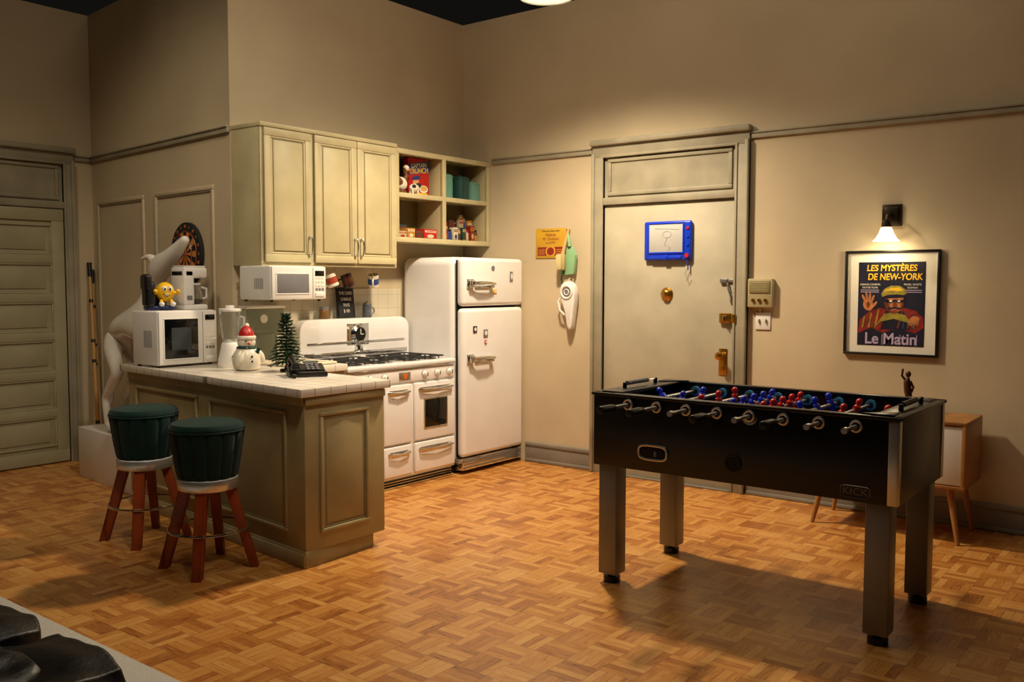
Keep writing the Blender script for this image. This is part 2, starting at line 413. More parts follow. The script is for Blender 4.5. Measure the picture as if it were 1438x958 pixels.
for x,r,h,mm in ((5.655,.062,.21,M_teal),(5.83,.082,.205,M_tealD),(5.99,.065,.17,M_teal)):
    b=B('canister',T(x,5.09,2.187))
    b.lathe((0,0,0),[(r*.9,0),(r,.006),(r,h*.8),(r*.97,h*.81),(r*1.03,h*.815),(r*1.03,h*.87),(r*.8,h*.93),(r*.2,h*.94),(r*.2,h),(r*.1,h)],mm,28); b.done()
xs=5.04
for i,(w,h,a,c) in enumerate([(.09,.06,Mtan,Mrd),(.085,.085,Mochre,Mcrm),(.085,.07,Mbrn,Mcrd),(.15,.085,M_red,Mcrm)]):
    zb('food_box',xs+w/2,1.837,w,h,.10,a,c,None,5.07); xs+=w+.008
zb('food_box',5.20,1.837,.12,.12,.05,M_tealD,Mcrd,None,5.17)
cols=[Mrd,Mochre,Mcrm,Mcbl,M_tealD,Mbrn,Mcrd,Mtan]
for row,(yy,hh) in enumerate(((5.06,.12),(5.17,.20))):
    xs=5.575
    for i in range(8):
        w=random.uniform(.044,.064); h=hh*random.uniform(.8,1.25)
        if (i+row)%2==1:
            b=B('spice_jar',T(xs+w/2,yy,1.837)); mA,mB,mC=cols[(i*3+row)%8],cols[(i+row*3+2)%8],[M_steel,M_black,Mrd][i%3]
            b.lathe((0,0,0),[(w*.44,0),(w*.47,.005),(w*.47,h*.72),(w*.36,h*.80),(w*.34,h*.82)],mA,18)
            b.lathe((0,0,0),[(w*.38,h*.82),(w*.39,h*.83),(w*.39,h*.98),(w*.34,h)],mC,18)
            b.lathe((0,0,0),[(w*.48,h*.15),(w*.48,h*.55)],mB,18,cap=False); b.done()
        else: zb('food_box',xs+w/2,1.837,w,h,.05,cols[(i+row*2)%8],cols[(i+3)%8],cols[(i+1)%8],yy)
        xs+=w+.006
        if xs>6.01: break

b=B('trim_backsplash'); b.bx(3.76,5.325,5.288,5.299,.952,1.45,M_splash); b.done()

# ------------------------------------------------------------ fridge
b=B('refrigerator',FK(5.335,4.62,0)); W=.765
b.bx(0,W,.05,1.70,-.672,-.085,M_white,.07,6)
b.bx(.012,W-.012,.13,1.675,-.09,-.075,M_dark,.004)
b.bx(.0,W,1.315,1.695,-.078,.0,M_white,.035,6)
b.bx(.0,W,.135,1.300,-.078,.0,M_white,.035,6)
b.bx(.004,W-.004,.03,.125,-.10,-.012,M_chrome,.012)
for z in (.052,.078,.104): b.bx(.02,W-.02,z-.005,z+.005,-.02,-.004,M_steel,.003)
b.bx(.03,W-.03,0,.05,-.60,-.12,M_dark)
def fh(z):
    b.box((.075,z,.006),(.075,.075,.014),M_chrome,.006)
    b.bx(.05,.10,z-.028,z+.028,.01,.045,M_chrome,.01)
    b.tube([(.07,z+.004,.04),(.13,z+.006,.062),(.24,z+.006,.062),(.33,z,.05)],[.013,.016,.014,.010],M_chrome,12)
    b.bx(.13,.32,z-.032,z-.012,.0,.014,M_chrome,.005)
    b.bx(.30,.335,z-.032,z+.012,.0,.045,M_chrome,.006)
fh(1.49); fh(.905)
b.cyl((.36,1.615,0),(.36,1.615,.005),.02,M_gray,20)
b.box((W+.002,.9,-.04),(.006,.10,.03),M_chrome,.002); b.box((W+.002,1.45,-.04),(.006,.08,.03),M_chrome,.002)
b.done()
for i,(x,z,w,h,mm) in enumerate(((5.47,1.135,.045,.05,M_ink),(5.60,1.10,.05,.06,M_gray),(5.72,1.43,.035,.035,M_yellow),(5.93,1.55,.035,.08,M_gray),(5.60,1.03,.025,.03,M_red))):
    b=B('fridge_magnet',FK(x,4.6185,z)); b.bx(-w/2,w/2,-h/2,h/2,0,.006,mm,.002); b.ell(0,0,w*.3,h*.3,.006,.008,M_paper if mm!=M_paper else M_ink); b.done()

# ------------------------------------------------------------ stove
b=B('gas_stove',FK(4.205,4.685,0)); W=1.105
b.bx(0,W,.075,.885,-.585,-.012,M_white,.008)
b.bx(.01,W-.01,0,.075,-.56,-.03,M_chrome,.004)
for z in (.02,.04,.06): b.bx(.02,W-.02,z-.004,z+.004,-.032,-.02,M_dark)
b.bx(-.004,W+.004,.885,.918,-.585,.008,M_white,.012,4)
b.bx(.0,W,.872,.886,-.4,.012,M_chrome,.004)
b.bx(.01,W-.01,.775,.868,-.014,.002,M_white,.008)
for i in range(8):
    u=.07+i*.1375
    if i in(3,4): continue
    b.lathe((u,.822,.002),[(.026,0),(.027,.006),(.02,.012),(.018,.03),(.013,.034)],M_whitep,20)
    b.box((u,.822,.038),(.008,.03,.008),M_steel,.002)
    b.torus((u,.822,.004),.028,.003,M_chrome,'Z',24)
b.bx(.49,.61,.79,.85,.002,.008,M_chrome,.003); b.ell(.55,.82,.02,.02,.008,.012,M_orange)
def sdoor(u0,u1,v0,v1,win=False):
    b.bx(u0,u1,v0,v1,-.014,.012,M_white,.010,3)
    b.tube([(u0+.04,v1-.05,.012),(u0+.05,v1-.05,.035),((u0+u1)/2,v1-.055,.042),(u1-.05,v1-.05,.035),(u1-.04,v1-.05,.012)],.009,M_chrome,10)
    b.bx(u0+.05,u1-.05,v1-.075,v1-.035,.010,.016,M_chrome,.004)
    if win:
        uu=(u1-u0)*.2
        b.rectframe(u0+uu,u1-uu,v0+.08,v1-.12,.012,.010,.018,M_chrome,.004)
        b.bx(u0+uu+.01,u1-uu-.01,v0+.09,v1-.13,.010,.015,M_glassb,.002)
sdoor(.015,.32,.33,.76); sdoor(.335,.62,.33,.76); sdoor(.65,W-.015,.33,.76,True)
sdoor(.015,.32,.095,.315); sdoor(.335,.62,.095,.315); sdoor(.65,W-.015,.095,.315)
for u in (.17,.40,.72,.94):
    for w in (-.16,-.38):
        X=Matrix.Rotation(-pi/2,4,'X')
        b.lathe((u,.918,w),[(.085,0),(.085,.004),(.05,.002),(.045,.012),(.02,.014)],M_iron,24,X=X)
        for k in range(4):
            a=k*pi/2+pi/4
            b.tube([(u+.03*math.cos(a),.94,w+.03*math.sin(a)),(u+.10*math.cos(a),.94,w+.10*math.sin(a)),(u+.105*math.cos(a),.92,w+.105*math.sin(a))],.006,M_iron,6)
        P=[(u+sx*.098,.94,w+sy*.098) for sx,sy in((-1,-1),(1,-1),(1,1),(-1,1))]
        for i in range(4): b.tube([P[i],P[(i+1)%4]],.0055,M_iron,6)
b.bx(.50,.62,.918,.926,-.46,-.08,M_chrome,.004)
pts=[(0,.918),(W,.918),(W,1.12)]+[(W-.09+.09*math.cos(a),1.14+.09*math.sin(a)) for a in [i*pi/16 for i in range(9)]]+[(.09-.09*math.sin(a),1.14+.09*math.cos(a)) for a in [i*pi/16 for i in range(9)]]+[(0,1.12)]
b.poly(pts,-.583,-.49,M_white,.012)
b.bx(.03,W-.03,.955,.985,-.492,-.482,M_chrome,.004)
b.bx(.06,W-.06,1.045,1.06,-.492,-.484,M_chrome,.003)
b.bx(.44,.66,1.03,1.19,-.492,-.486,M_chrome,.006)
b.lathe((.55,1.11,-.486),[(.066,0),(.068,.012),(.056,.022),(.052,.026)],M_chrome,32)
b.cyl((.55,1.11,-.462),(.55,1.11,-.458),.052,M_glassb,32)
b.bx(.547,.553,1.11,1.15,-.458,-.455,M_paper); b.bx(.55,.58,1.107,1.112,-.458,-.455,M_paper)
b.lathe((.55,1.0,-.482),[(.03,0),(.03,.02),(.015,.03)],M_chrome,20)
b.done()

# ------------------------------------------------------------ island
CZ=.95
b=B('kitchen_island_cabinet')
b.poly([(3.06,3.74),(3.63,3.74),(3.68,4.70),(4.19,4.70),(4.19,5.285),(3.73,5.285),(3.775,5.80),(3.26,5.80)],.085,CZ-.045,M_isl,.004)
b.poly([(3.055,3.735),(3.57,3.77),(3.60,4.74),(4.18,4.76),(4.18,5.28),(3.72,5.28),(3.76,5.79),(3.25,5.79)],0,.09,M_isl,.003)
b.done()
di=Vector((.20,2.06,0)).normalized()
b=B('trim_island_side',frame((3.06,3.74,0),-di,(0,0,1),(-di.y,di.x,0)))
for (a,c) in ((-.98,-.16),(-1.95,-1.12)):
    b.rectframe(a,c,.17,.82,.022,.0,.014,M_isl,.006)
    b.rectframe(a+.022,c-.022,.192,.798,.01,.0,.006,M_cabd,.002)
b.bx(-2.06,.0,.0,.075,.0,.012,M_isl,.004)
b.bx(-2.06,.0,.86,.90,.0,.014,M_isl,.005)
b.done()
b=B('trim_island_end',FK(3.06,3.74,0))
b.rectframe(.095,.445,.17,.815,.022,.0,.014,M_isl,.006)
b.rectframe(.117,.423,.192,.793,.01,.0,.006,M_cabd,.002)
b.bx(.14,.40,.215,.77,.0,.006,M_isl,.005)
b.bx(0,.57,.86,.90,.0,.014,M_isl,.005)
b.done()
b=B('kitchen_countertop')
b.poly([(3.02,3.715),(3.665,3.715),(3.71,4.665),(4.195,4.665),(4.195,5.286),(3.735,5.286),(3.785,5.84),(3.22,5.84)],CZ-.045,CZ,M_ctop,.005)
b.done()
b=B('kitchen_sink')
b.rectframe(3.77,4.16,4.73,5.20,.05,CZ+.001,CZ+.018,M_cream,.008)
b.bx(3.81,4.12,4.77,5.16,CZ+.001,CZ+.006,M_cream,.002)
b.cyl((3.965,4.96,CZ+.006),(3.965,4.96,CZ+.009),.03,M_chrome)
b.done()

# ------------------------------------------------------------ microwaves
def microwave(name,M,W,H,D,win):
    b=B(name,M)
    b.bx(0,W,.012,H,-D,0,M_whitep,.012,3)
    b.bx(.004,W-.004,.016,H-.004,0,.014,M_whitep,.006)
    ww=W*.74
    b.bx(ww,ww+.003,.02,H-.01,.013,.0155,M_gray)
    b.bx(.04,ww-.035,.055,H-.055,.013,.017,M_glassb if win else M_gray,.003)
    if win: b.bx(.09,ww-.085,.11,H-.11,.017,.0175,mat('microwave_mesh','3a3f42',.3,var=.3,scale=200))
    b.rectframe(.032,ww-.027,.047,H-.047,.008,.012,.018,M_whitep,.002)
    b.bx(ww+.02,W-.02,H-.065,H-.03,.013,.017,M_glassb,.002)
    for r in range(4):
        for c in range(3): b.bx(ww+.02+c*(W-ww-.04)/3+.003,ww+.02+(c+1)*(W-ww-.04)/3-.003,H*.3+r*.026,H*.3+r*.026+.018,.013,.016,M_gray if r==0 else M_paper,.002)
    b.bx(ww+.02,W-.02,.03,.06,.013,.02,M_whitep,.004)
    for i in range(8): b.bx(-.001,.001,H*.35,H*.65,-D*.25-i*.012,-D*.25-i*.012+.005,M_gray)
    for u in (.03,W-.03):
        for w in (-.03,-D+.03): b.cyl((u,0,w),(u,.013,w),.012,M_black,10)
    b.done()
microwave('microwave_oven',FK(3.215,5.36,CZ),.43,.365,.30,True)
microwave('microwave_oven',FK(3.715,4.86,1.373),.455,.235,.33,False)

MZ=CZ+.366
b=B('coffee_maker',T(3.54,5.50,MZ))
b.bx(-.09,.09,-.08,.08,0,.035,M_whitep,.012)
b.bx(-.09,-.01,-.08,.08,.03,.27,M_whitep,.015)
b.bx(-.09,.09,-.08,.08,.21,.285,M_whitep,.018)
b.bx(-.08,.08,-.07,.07,.283,.293,M_whitep,.005)
b.lathe((.038,-.0,.037),[(.04,0),(.05,.01),(.055,.05),(.046,.09),(.036,.12),(.04,.135)],M_glass,28)
b.lathe((.038,-.0,.04),[(.036,0),(.047,.01),(.05,.03)],mat('coffee','2a1408',.2),28)
b.cyl((.038,0,.165),(.038,0,.178),.04,M_whitep)
b.tube([(.085,0,.15),(.122,-.01,.14),(.122,-.01,.08),(.09,0,.07)],.009,M_whitep,8)
b.box((-.05,-.081,.08),(.04,.004,.03),M_gray,.002)
b.done()
b=B('candy_character_dispenser',T(3.325,5.52,MZ,-.35))
Mch=mat('toy_black','0e0e12',.45); Mbl=mat('toy_navy','1c2a58',.4)
b.bx(-.085,.085,-.07,.07,0,.03,Mbl,.012,3)
b.bx(-.095,-.03,-.085,.065,.02,.19,Mch,.025,4); b.bx(-.08,.06,.045,.075,.02,.10,Mch,.014,4); b.bx(-.10,-.055,-.095,.08,.13,.235,Mch,.02,4)
b.sph((.035,-.03,.118),(.060,.055,.066),M_yellow)
for s in (-1,1):
    b.sph((.04+s*.018,-.080,.14),(.014,.01,.020),M_whitep,seg=12); b.sph((.04+s*.016,-.089,.138),(.006,.005,.009),M_ink,seg=8)
    b.tube([(.035+s*.052,-.04,.12),(.035+s*.075,-.06,.105),(.035+s*.07,-.085,.12)],.010,M_yellow,8); b.sph((.035+s*.07,-.088,.125),.014,M_yellow,seg=10)
    b.tube([(.035+s*.03,-.06,.065),(.035+s*.035,-.09,.045)],.011,M_yellow,8); b.sph((.035+s*.035,-.10,.042),(.018,.028,.015),M_whitep,seg=10)
b.text('m',(.035,-.087,.105),.036,M_whitep,X=Matrix.Rotation(pi/2,4,'X'))
b.tube([(.015,-.082,.11),(.035,-.088,.09),(.055,-.082,.10)],.003,M_ink,6)
b.done()
b=B('kitchen_blender',T(3.555,5.07,CZ))
b.lathe((0,0,0),[(.080,0),(.083,.01),(.080,.05),(.064,.12),(.058,.15),(.052,.16)],M_whitep,28)
b.cyl((0,-.075,.04),(0,-.088,.04),.014,M_gray,14)
for i in range(4): b.box((-.036+i*.024,-.0765,.075),(.016,.01,.012),M_gray,.002)
b.lathe((0,0,.16),[(.045,0),(.05,.01),(.058,.08),(.070,.20),(.066,.20),(.054,.08),(.044,.014)],M_glass,24,fn=lambda a,z:1+.03*math.cos(4*a))
b.cyl((0,0,.16),(0,0,.185),.05,M_whitep)
b.cyl((0,0,.36),(0,0,.38),.072,M_whitep,24,.004); b.cyl((0,0,.38),(0,0,.40),.03,M_whitep,18,.004)
b.tube([(.066,0,.33),(.105,0,.32),(.10,0,.22),(.058,0,.20)],.009,M_whitep,8)
b.done()
b=B('glass_bread_box',T(3.93,5.235,CZ))
Mfr=mat('frosted_plastic','c8d0c0',.25,var=.02,trans=.75)
b.poly([(-.10,-.035),(.10,-.035),(.10,.04),(-.10,.04)],.001,.20,Mfr,.01)
b.poly([(-.16,-.04),(.16,-.04),(.16,.045),(-.16,.045)],.20,.37,Mfr,.014)
b.bx(-.165,.165,-.045,.048,.37,.39,M_whitep,.006)
b.cyl((-.02,-.041,.30),(-.02,-.046,.30),.03,M_whitep,20)
b.done()
b=B('snowman_cookie_jar',T(3.495,4.82,CZ))
b.lathe((0,0,0),[(.06,0),(.078,.01),(.088,.05),(.082,.10),(.06,.135),(.045,.145)],Mcw,28)
b.sph((0,0,.175),(.056,.056,.052),Mcw)
b.lathe((0,0,.195),[(.058,0),(.06,.012),(.055,.022)],M_paper,24)
b.lathe((0,0,.212),[(.05,0),(.046,.025),(.03,.05),(.012,.065)],M_red,24); b.sph((.005,0,.28),.015,M_paper,seg=12)
for s in (-1,1): b.sph((-.02+s*.02,-.05,.185),.006,M_ink,seg=8)
b.cone((-.02,-.052,.172),(-.04,-.095,.168),.009,.002,M_orange,10)
b.torus((0,0,.14),.052,.011,M_tealD,'Z',28); b.box((.03,-.07,.115),(.025,.012,.06),M_tealD,.004,(.3,.2,0))
for z in (.06,.09): b.sph((-.02,-.083,z),.007,M_ink,seg=8)
b.sph((.07,-.04,.08),(.03,.028,.05),Mcw,(0,-.4,0)); b.sph((-.07,-.03,.08),(.03,.028,.05),Mcw,(0,.4,0))
b.done()
b=B('miniature_christmas_tree',T(3.595,4.555,CZ))
Mpin=mat('pine_needles','1c4424',.7,var=.4,scale=20); Mbk=mat('tree_trunk','3a2616',.8)
b.lathe((0,0,0),[(.040,0),(.040,.016),(.014,.02),(.010,.04)],Mbk,16)
b.cone((0,0,.02),(0,0,.345),.007,.002,Mbk,8)
tb=bmesh.new()
for L in range(16):
    z=.055+L*.0185; R=.095*(1-L/16.5)+.010; n=max(5,int(13-L*.5))
    for k in range(n):
        a=2*pi*k/n+L*.7+random.uniform(-.2,.2); dz=.03-R*.1; Rr=R*random.uniform(.8,1.1)
        for q in range(10):
            t=(q+1)/10; p=Vector((math.cos(a)*Rr*t,math.sin(a)*Rr*t,z+dz*t-Rr*.35*t*t))
            for sg in (-1,0,1):
                dirv=Vector((math.cos(a+sg*.9),math.sin(a+sg*.9),random.uniform(-.5,.7))).normalized()*.022
                side=dirv.cross(Vector((random.uniform(-1,1),random.uniform(-1,1),1))).normalized()*.004
                vs=[tb.verts.new(p-side),tb.verts.new(p+side),tb.verts.new(p+dirv)]
                tb.faces.new(vs)
b.add(tb,Mpin); b.done()
b=B('desk_telephone',T(3.50,4.25,CZ,-.55))
b.poly([(-.11,-.09),(.11,-.09),(.11,.10),(-.11,.10)],0,.03,M_black,.008)
b.box((0,.03,.04),(.21,.12,.03),M_black,.01,(.25,0,0))
b.tube([(-.075,-.09,.065),(-.075,-.03,.078),(-.075,.04,.09),(-.075,.10,.095)],[.022,.016,.016,.022],M_black,12)
b.box((-.075,-.08,.055),(.05,.05,.03),M_black,.01); b.box((-.075,.09,.08),(.05,.05,.03),M_black,.01)
for r in range(4):
    for c in range(3): b.box((.005+c*.028,.065-r*.03,.066-r*.008),(.02,.018,.01),M_gray,.003,(.25,0,0))
b.box((.035,.10,.075),(.09,.02,.012),mat('lcd','8a9080',.3),.002,(.25,0,0))
P=[(-.09-.0+.012*math.cos(t*1.1),-.10-.05*math.sin(t/24*pi),.012+.008*math.sin(t*1.1)) for t in range(24)]
b.tube(P,.003,M_black,6)
b.done()

# ------------------------------------------------------------ mugs & sign
def mug(x,y,z,m,band,rz):
    b=B('coffee_mug',T(x,y,z,rz)@Matrix.Rotation(.35,4,'Y'))
    b.lathe((0,0,-.055),[(.034,0),(.04,.006),(.041,.095),(.037,.095),(.035,.01),(.005,.008)],m,24,cap=False)
    b.cyl((0,0,-.05),(0,0,-.046),.036,m)
    b.lathe((0,0,-.03),[(.0415,0),(.042,.02),(.0415,.045)],band,24,cap=False)
    b.torus((.052,0,-.008),.025,.006,m,'Y',20,.9,1.1)
    b.tube([(.07,0,.03),(.07,0,.085),(.055,0,.105)],.0025,M_brass,6)
    b.done()
mug(4.40,5.06,1.52,Mcw,mat('mug_red','9c3b22',.4),2.5)
mug(4.57,5.08,1.52,mat('mug_brown','33180e',.3),mat('mug_brown_band','4a2414',.3),2.6)
mug(4.83,5.08,1.52,Mcw,mat('mug_blue','34508a',.4),-2.4)
b=B('letter_board_sign',FK(4.70,5.24,1.232)@Matrix.Rotation(-.12,4,'X'))
b.bx(-.085,.085,0,.23,0,.012,M_black,.003); b.bx(-.075,.075,.01,.22,.012,.014,mat('felt','1e2022',.9))
for i,t in enumerate(('THE CARD','CHARLIE','PAYS','$ 101')): b.text(t,(0,.185-i*.045,.015),.034,M_paper,.8)
b.done()
b=B('spice_jar',T(4.47,5.225,1.232)); b.lathe((0,0,0),[(.034,0),(.036,.005),(.036,.06),(.03,.07)],mat('amber_jar','7a5a34',.2),20); b.cyl((0,0,.07),(0,0,.09),.033,M_gray); b.done()
b=B('beer_stein',T(4.90,5.225,1.232)); b.lathe((0,0,0),[(.036,0),(.038,.01),(.034,.03),(.034,.09),(.036,.10)],mat('stein_gray','5c6068',.3,var=.4,scale=40),20); b.lathe((0,0,.10),[(.035,0),(.025,.012),(.006,.018),(.006,.026)],M_steel,18); b.torus((.05,0,.05),.024,.005,M_gray,'Y',18); b.done()

# ------------------------------------------------------------ stools
def stool(x,y,rz=0):
    b=B('bar_stool',T(x,y,0,rz))
    fn=lambda a,z:1-.05*(1-abs(math.sin(7*a)))**3 if z<.255 else 1
    prof=[(.142,0),(.152,.008),(.158,.03),(.170,.10),(.180,.17),(.187,.22),(.190,.242),(.186,.252),(.191,.26),(.189,.272),(.178,.286),(.14,.294),(.08,.298),(.01,.299)]
    b.lathe((0,0,.485),prof,M_green,112,fn)
    b.torus((0,0,.735),.189,.006,M_green,'Z',48)
    b.lathe((0,0,.425),[(.144,0),(.150,.004),(.153,.058),(.148,.062)],M_whitep,40)
    b.lathe((0,0,.428),[(.152,0),(.154,.004),(.156,.05),(.154,.054)],M_satin,40,cap=False)
    for k in range(4):
        a=math.radians(38+90*k); c,s=math.cos(a),math.sin(a)
        tb=bmesh.new(); bmesh.ops.create_cube(tb,size=1)
        for v in tb.verts:
            t=v.co.z+.5; w=.021+.004*t; r=.235-.122*t
            px=r+ (v.co.x*2)*w; py=v.co.y*2*w
            v.co=Vector((px*c-py*s,px*s+py*c,t*.43))
        bmesh.ops.bevel(tb,geom=list(tb.edges),offset=.004,segments=2,profile=.5,affect='EDGES')
        b.add(tb,M_stoolw)
    b.torus((0,0,.215),.202,.007,M_chrome,'Z',48)
    b.done()
stool(2.77,4.17,.06); stool(2.86,4.93,.15)

# ------------------------------------------------------------ dog statue & plinth
b=B('white_plinth',FW(.60,0)); b.bx(-1.02,0,0,.385,.03,.43,M_whitep,.004); b.done()
Mdog=mat('white_ceramic','e0dace',.18,var=.04,coat=.6)
def skin(name,V,E,R,m,sub=2):
    me=bpy.data.meshes.new(name); me.from_pydata(V,E,[]); me.materials.append(m)
    o=bpy.data.objects.new(name,me); bpy.context.scene.collection.objects.link(o)
    md=o.modifiers.new('Skin','SKIN'); md.use_smooth_shade=True
    for i,r in enumerate(R): me.skin_vertices[0].data[i].radius=(r,r) if isinstance(r,(int,float)) else r
    me.skin_vertices[0].data[0].use_root=True
    s=o.modifiers.new('Sub','SUBSURF'); s.levels=sub; s.render_levels=sub
    return o
X0=3.56
V=[(X0+.02,6.38,1.20),(X0,6.22,1.22),(X0-.01,6.05,1.20),(X0-.01,5.99,1.36),(X0-.01,5.94,1.50),(X0-.01,5.84,1.605),(X0-.01,5.74,1.665),(X0-.01,5.62,1.74),(X0-.01,5.53,1.80),
   (X0+.02,6.48,1.14)]
E=[(0,1),(1,2),(2,3),(3,4),(4,5),(5,6),(6,7),(7,8),(0,9)]
R=[.12,.11,.125,.085,.062,.075,.068,.045,.03,.08]
def chain(start,pts,rs):
    p=start
    for q,r in zip(pts,rs):
        V.append(q); R.append(r); E.append((p,len(V)-1)); p=len(V)-1
for sx in (-1,1):
    dx=sx*.075
    chain(0,[(X0+dx,6.42,1.02),(X0+dx,6.34,.84),(X0+dx,6.53,.64),(X0+dx,6.50,.44),(X0+dx,6.42,.41)],[.08,.05,.032,.028,.026])
    chain(2,[(X0+dx*.9,6.01,1.02),(X0+dx*.9,6.03,.78),(X0+dx*.9,6.01,.55),(X0+dx*.9,6.0,.43),(X0+dx*.9,5.95,.41)],[.06,.042,.032,.028,.026])
    chain(5,[(X0+sx*.06,5.92,1.68),(X0+sx*.075,5.99,1.66)],[.022,.012])
chain(9,[(X0+.02,6.56,1.0),(X0+.02,6.58,.8),(X0+.02,6.62,.60),(X0+.02,6.68,.52)],[.028,.02,.016,.012])
skin('greyhound_statue',V,E,R,Mdog)

b=B('dartboard',FW(.605,1.70))
Mdo=mat('dart_orange','d8802c',.8); Mdk=mat('dart_black','101010',.8)
b.cyl((0,0,.001),(0,0,.030),.228,Mdk,48,.004)
def wedge(r0,r1,a0,a1,m):
    n=3; P=[(r1*math.cos(a0+(a1-a0)*i/n),r1*math.sin(a0+(a1-a0)*i/n)) for i in range(n+1)]+[(r0*math.cos(a1-(a1-a0)*i/n),r0*math.sin(a1-(a1-a0)*i/n)) for i in range(n+1)]
    b.poly(P,.029,.033,m)
for i in range(20):
    a0=2*pi*(i-.5)/20; a1=a0+2*pi/20
    m1,m2=(Mdk,M_red) if i%2 else (Mdo,M_tealD)
    wedge(.017,.095,a0,a1,m1); wedge(.095,.105,a0,a1,m2); wedge(.105,.16,a0,a1,m1); wedge(.16,.17,a0,a1,m2)
b.cyl((0,0,.029),(0,0,.034),.016,M_red,20)
for r in (.17,.105,.095,.016): b.torus((0,0,.034),r,.0009,M_steel,'Z',48,seg=5)
nums=[6,13,4,18,1,20,5,12,9,14,11,8,16,7,19,3,17,2,15,10]
for i,nn in enumerate(nums):
    a=2*pi*i/20; b.text(str(nn),(.198*math.cos(a),.198*math.sin(a),.031),.03,Mdo)
b.done()
for k,(x0,y0,x1,y1,z1) in enumerate(((3.79,7.22,3.925,7.56,1.66),(3.83,7.30,3.95,7.565,1.60))):
    b=B('pool_cue'); p0=Vector((x0,y0,.005)); p1=Vector((x1,y1,z1)); d=p1-p0
    b.cone(p0,p0+d*.35,.017,.015,mat('cue_wood','a87a44',.35) ,12); b.cone(p0+d*.35,p0+d*.93,.015,.012,mat('cue_wood2','b88e50',.35),12); b.cone(p0+d*.93,p1,.016,.020,M_black,12)
    for t in (.2,.5,.6,.8): b.cone(p0+d*t,p0+d*(t+.015),.0175,.0165,M_black,12)
    b.done()

# ------------------------------------------------------------ wall items
Mgold=mat('sign_gold','c89a24',.6,var=.12)
Mmar=mat('sign_maroon','8a1f18',.6)
b=B('wall_sign',FD(4.352,1.82)); b.bx(-.15,.15,-.12,.12,.002,.008,Mgold,.001)
for i,(t,s) in enumerate((('There are times when',.022),('Nobody',.034),('Mr. Grubson',.034),('is LATE!',.03))): b.text(t,(-.0,.10-i*.032,.0085),s,Mmar if i else M_ink,.9)
b.bx(-.13,.13,-.10,-.03,.008,.009,Mmar); b.ell(0,-.065,.05,.045,.009,.010,Mgold); b.ell(0,-.065,.036,.032,.010,.011,Mmar)
for s in (-1,1):
    for j in range(3): b.bx(s*.09-.03,s*.09+.03,-.055-j*.016,-.050-j*.016,.009,.010,Mgold)
b.done()
b=B('dustpan_and_brush',FD(4.17,1.72))
b.poly([(-.055,-.16),(.075,-.15),(.085,.0),(.05,.07),(-.0,.075),(-.045,.01)],.02,.028,M_pgreen,.003)
b.poly([(-.055,-.16),(-.045,-.16),(-.035,.01),(-.045,.01)],.02,.06,M_pgreen,.002); b.poly([(.068,-.15),(.078,-.15),(.088,0),(.078,0)],.02,.06,M_pgreen,.002)
b.tube([(.02,.07,.03),(.015,.13,.035),(.0,.18,.03)],[.016,.013,.012],M_pgreen,10)
b.tube([(.01,.21,.03),(-.01,.10,.045),(-.03,.0,.055)],[.010,.013,.016],mat('brush_wood','c9a870',.5),10)
b.box((-.035,-.055,.055),(.05,.13,.03),mat('brush_head','c9a870',.5),.01)
b.box((-.042,-.055,.085),(.045,.12,.035),mat('bristles','d8c890',.9,bump=.5,bscale=200),.004)
b.cyl((.0,.20,.001),(.0,.20,.045),.006,M_brass,10)
b.tube([(-.04,-.12,.03),(-.06,-.19,.03),(-.045,-.24,.03)],.006,M_tealD,6)
b.done()
b=B('plastic_scoop',FD(4.145,1.33))
pts=[(-.070,.10),(-.055,.155),(-.02,.18),(.03,.18),(.065,.15),(.080,.09),(.078,.02),(.060,-.10),(.050,-.19),(.020,-.215),(.0,-.17),(-.02,-.06),(-.055,.02)]
b.poly(pts,.012,.085,M_whitep,.02)
b.torus((0.005,.095,.085),.050,.010,M_whitep,'Z',28); b.ell(.005,.095,.040,.040,.084,.0865,M_gray); b.torus((.005,.095,.088),.022,.004,M_whitep,'Z',20)
b.tube([(-.06,.06,.06),(-.085,.02,.07),(-.07,-.05,.07),(-.03,-.09,.06)],.008,M_whitep,8)
b.cyl((0,.195,.001),(0,.195,.04),.005,M_brass,8); b.torus((0,.19,.03),.014,.003,M_whitep,'X',14)
b.done()
Mint=mat('intercom_cream','a89c74',.45,var=.1)
b=B('intercom_panel',FD(2.545,1.43)); b.bx(-.09,.09,-.10,.10,.001,.05,Mint,.008); b.bx(-.075,.075,0,.085,.05,.056,M_cabd,.003)
for i in range(6): b.bx(-.06,.06,.012+i*.011,.017+i*.011,.055,.058,Mint)
for i in range(3): b.cyl((-.045+i*.045,-.05,.05),(-.045+i*.045,-.05,.062),.012,M_brass,14)
b.done()
b=B('light_switch',FD(2.535,1.235)); b.bx(-.055,.055,-.06,.06,.001,.009,M_whitep,.003)
for s in (-.025,.025): b.box((s,-.0,.013),(.010,.026,.016),M_cabd,.002)
b.tube([(-.02,.05,.005),(-.02,.09,.012)],.004,M_whitep,6)
b.done()

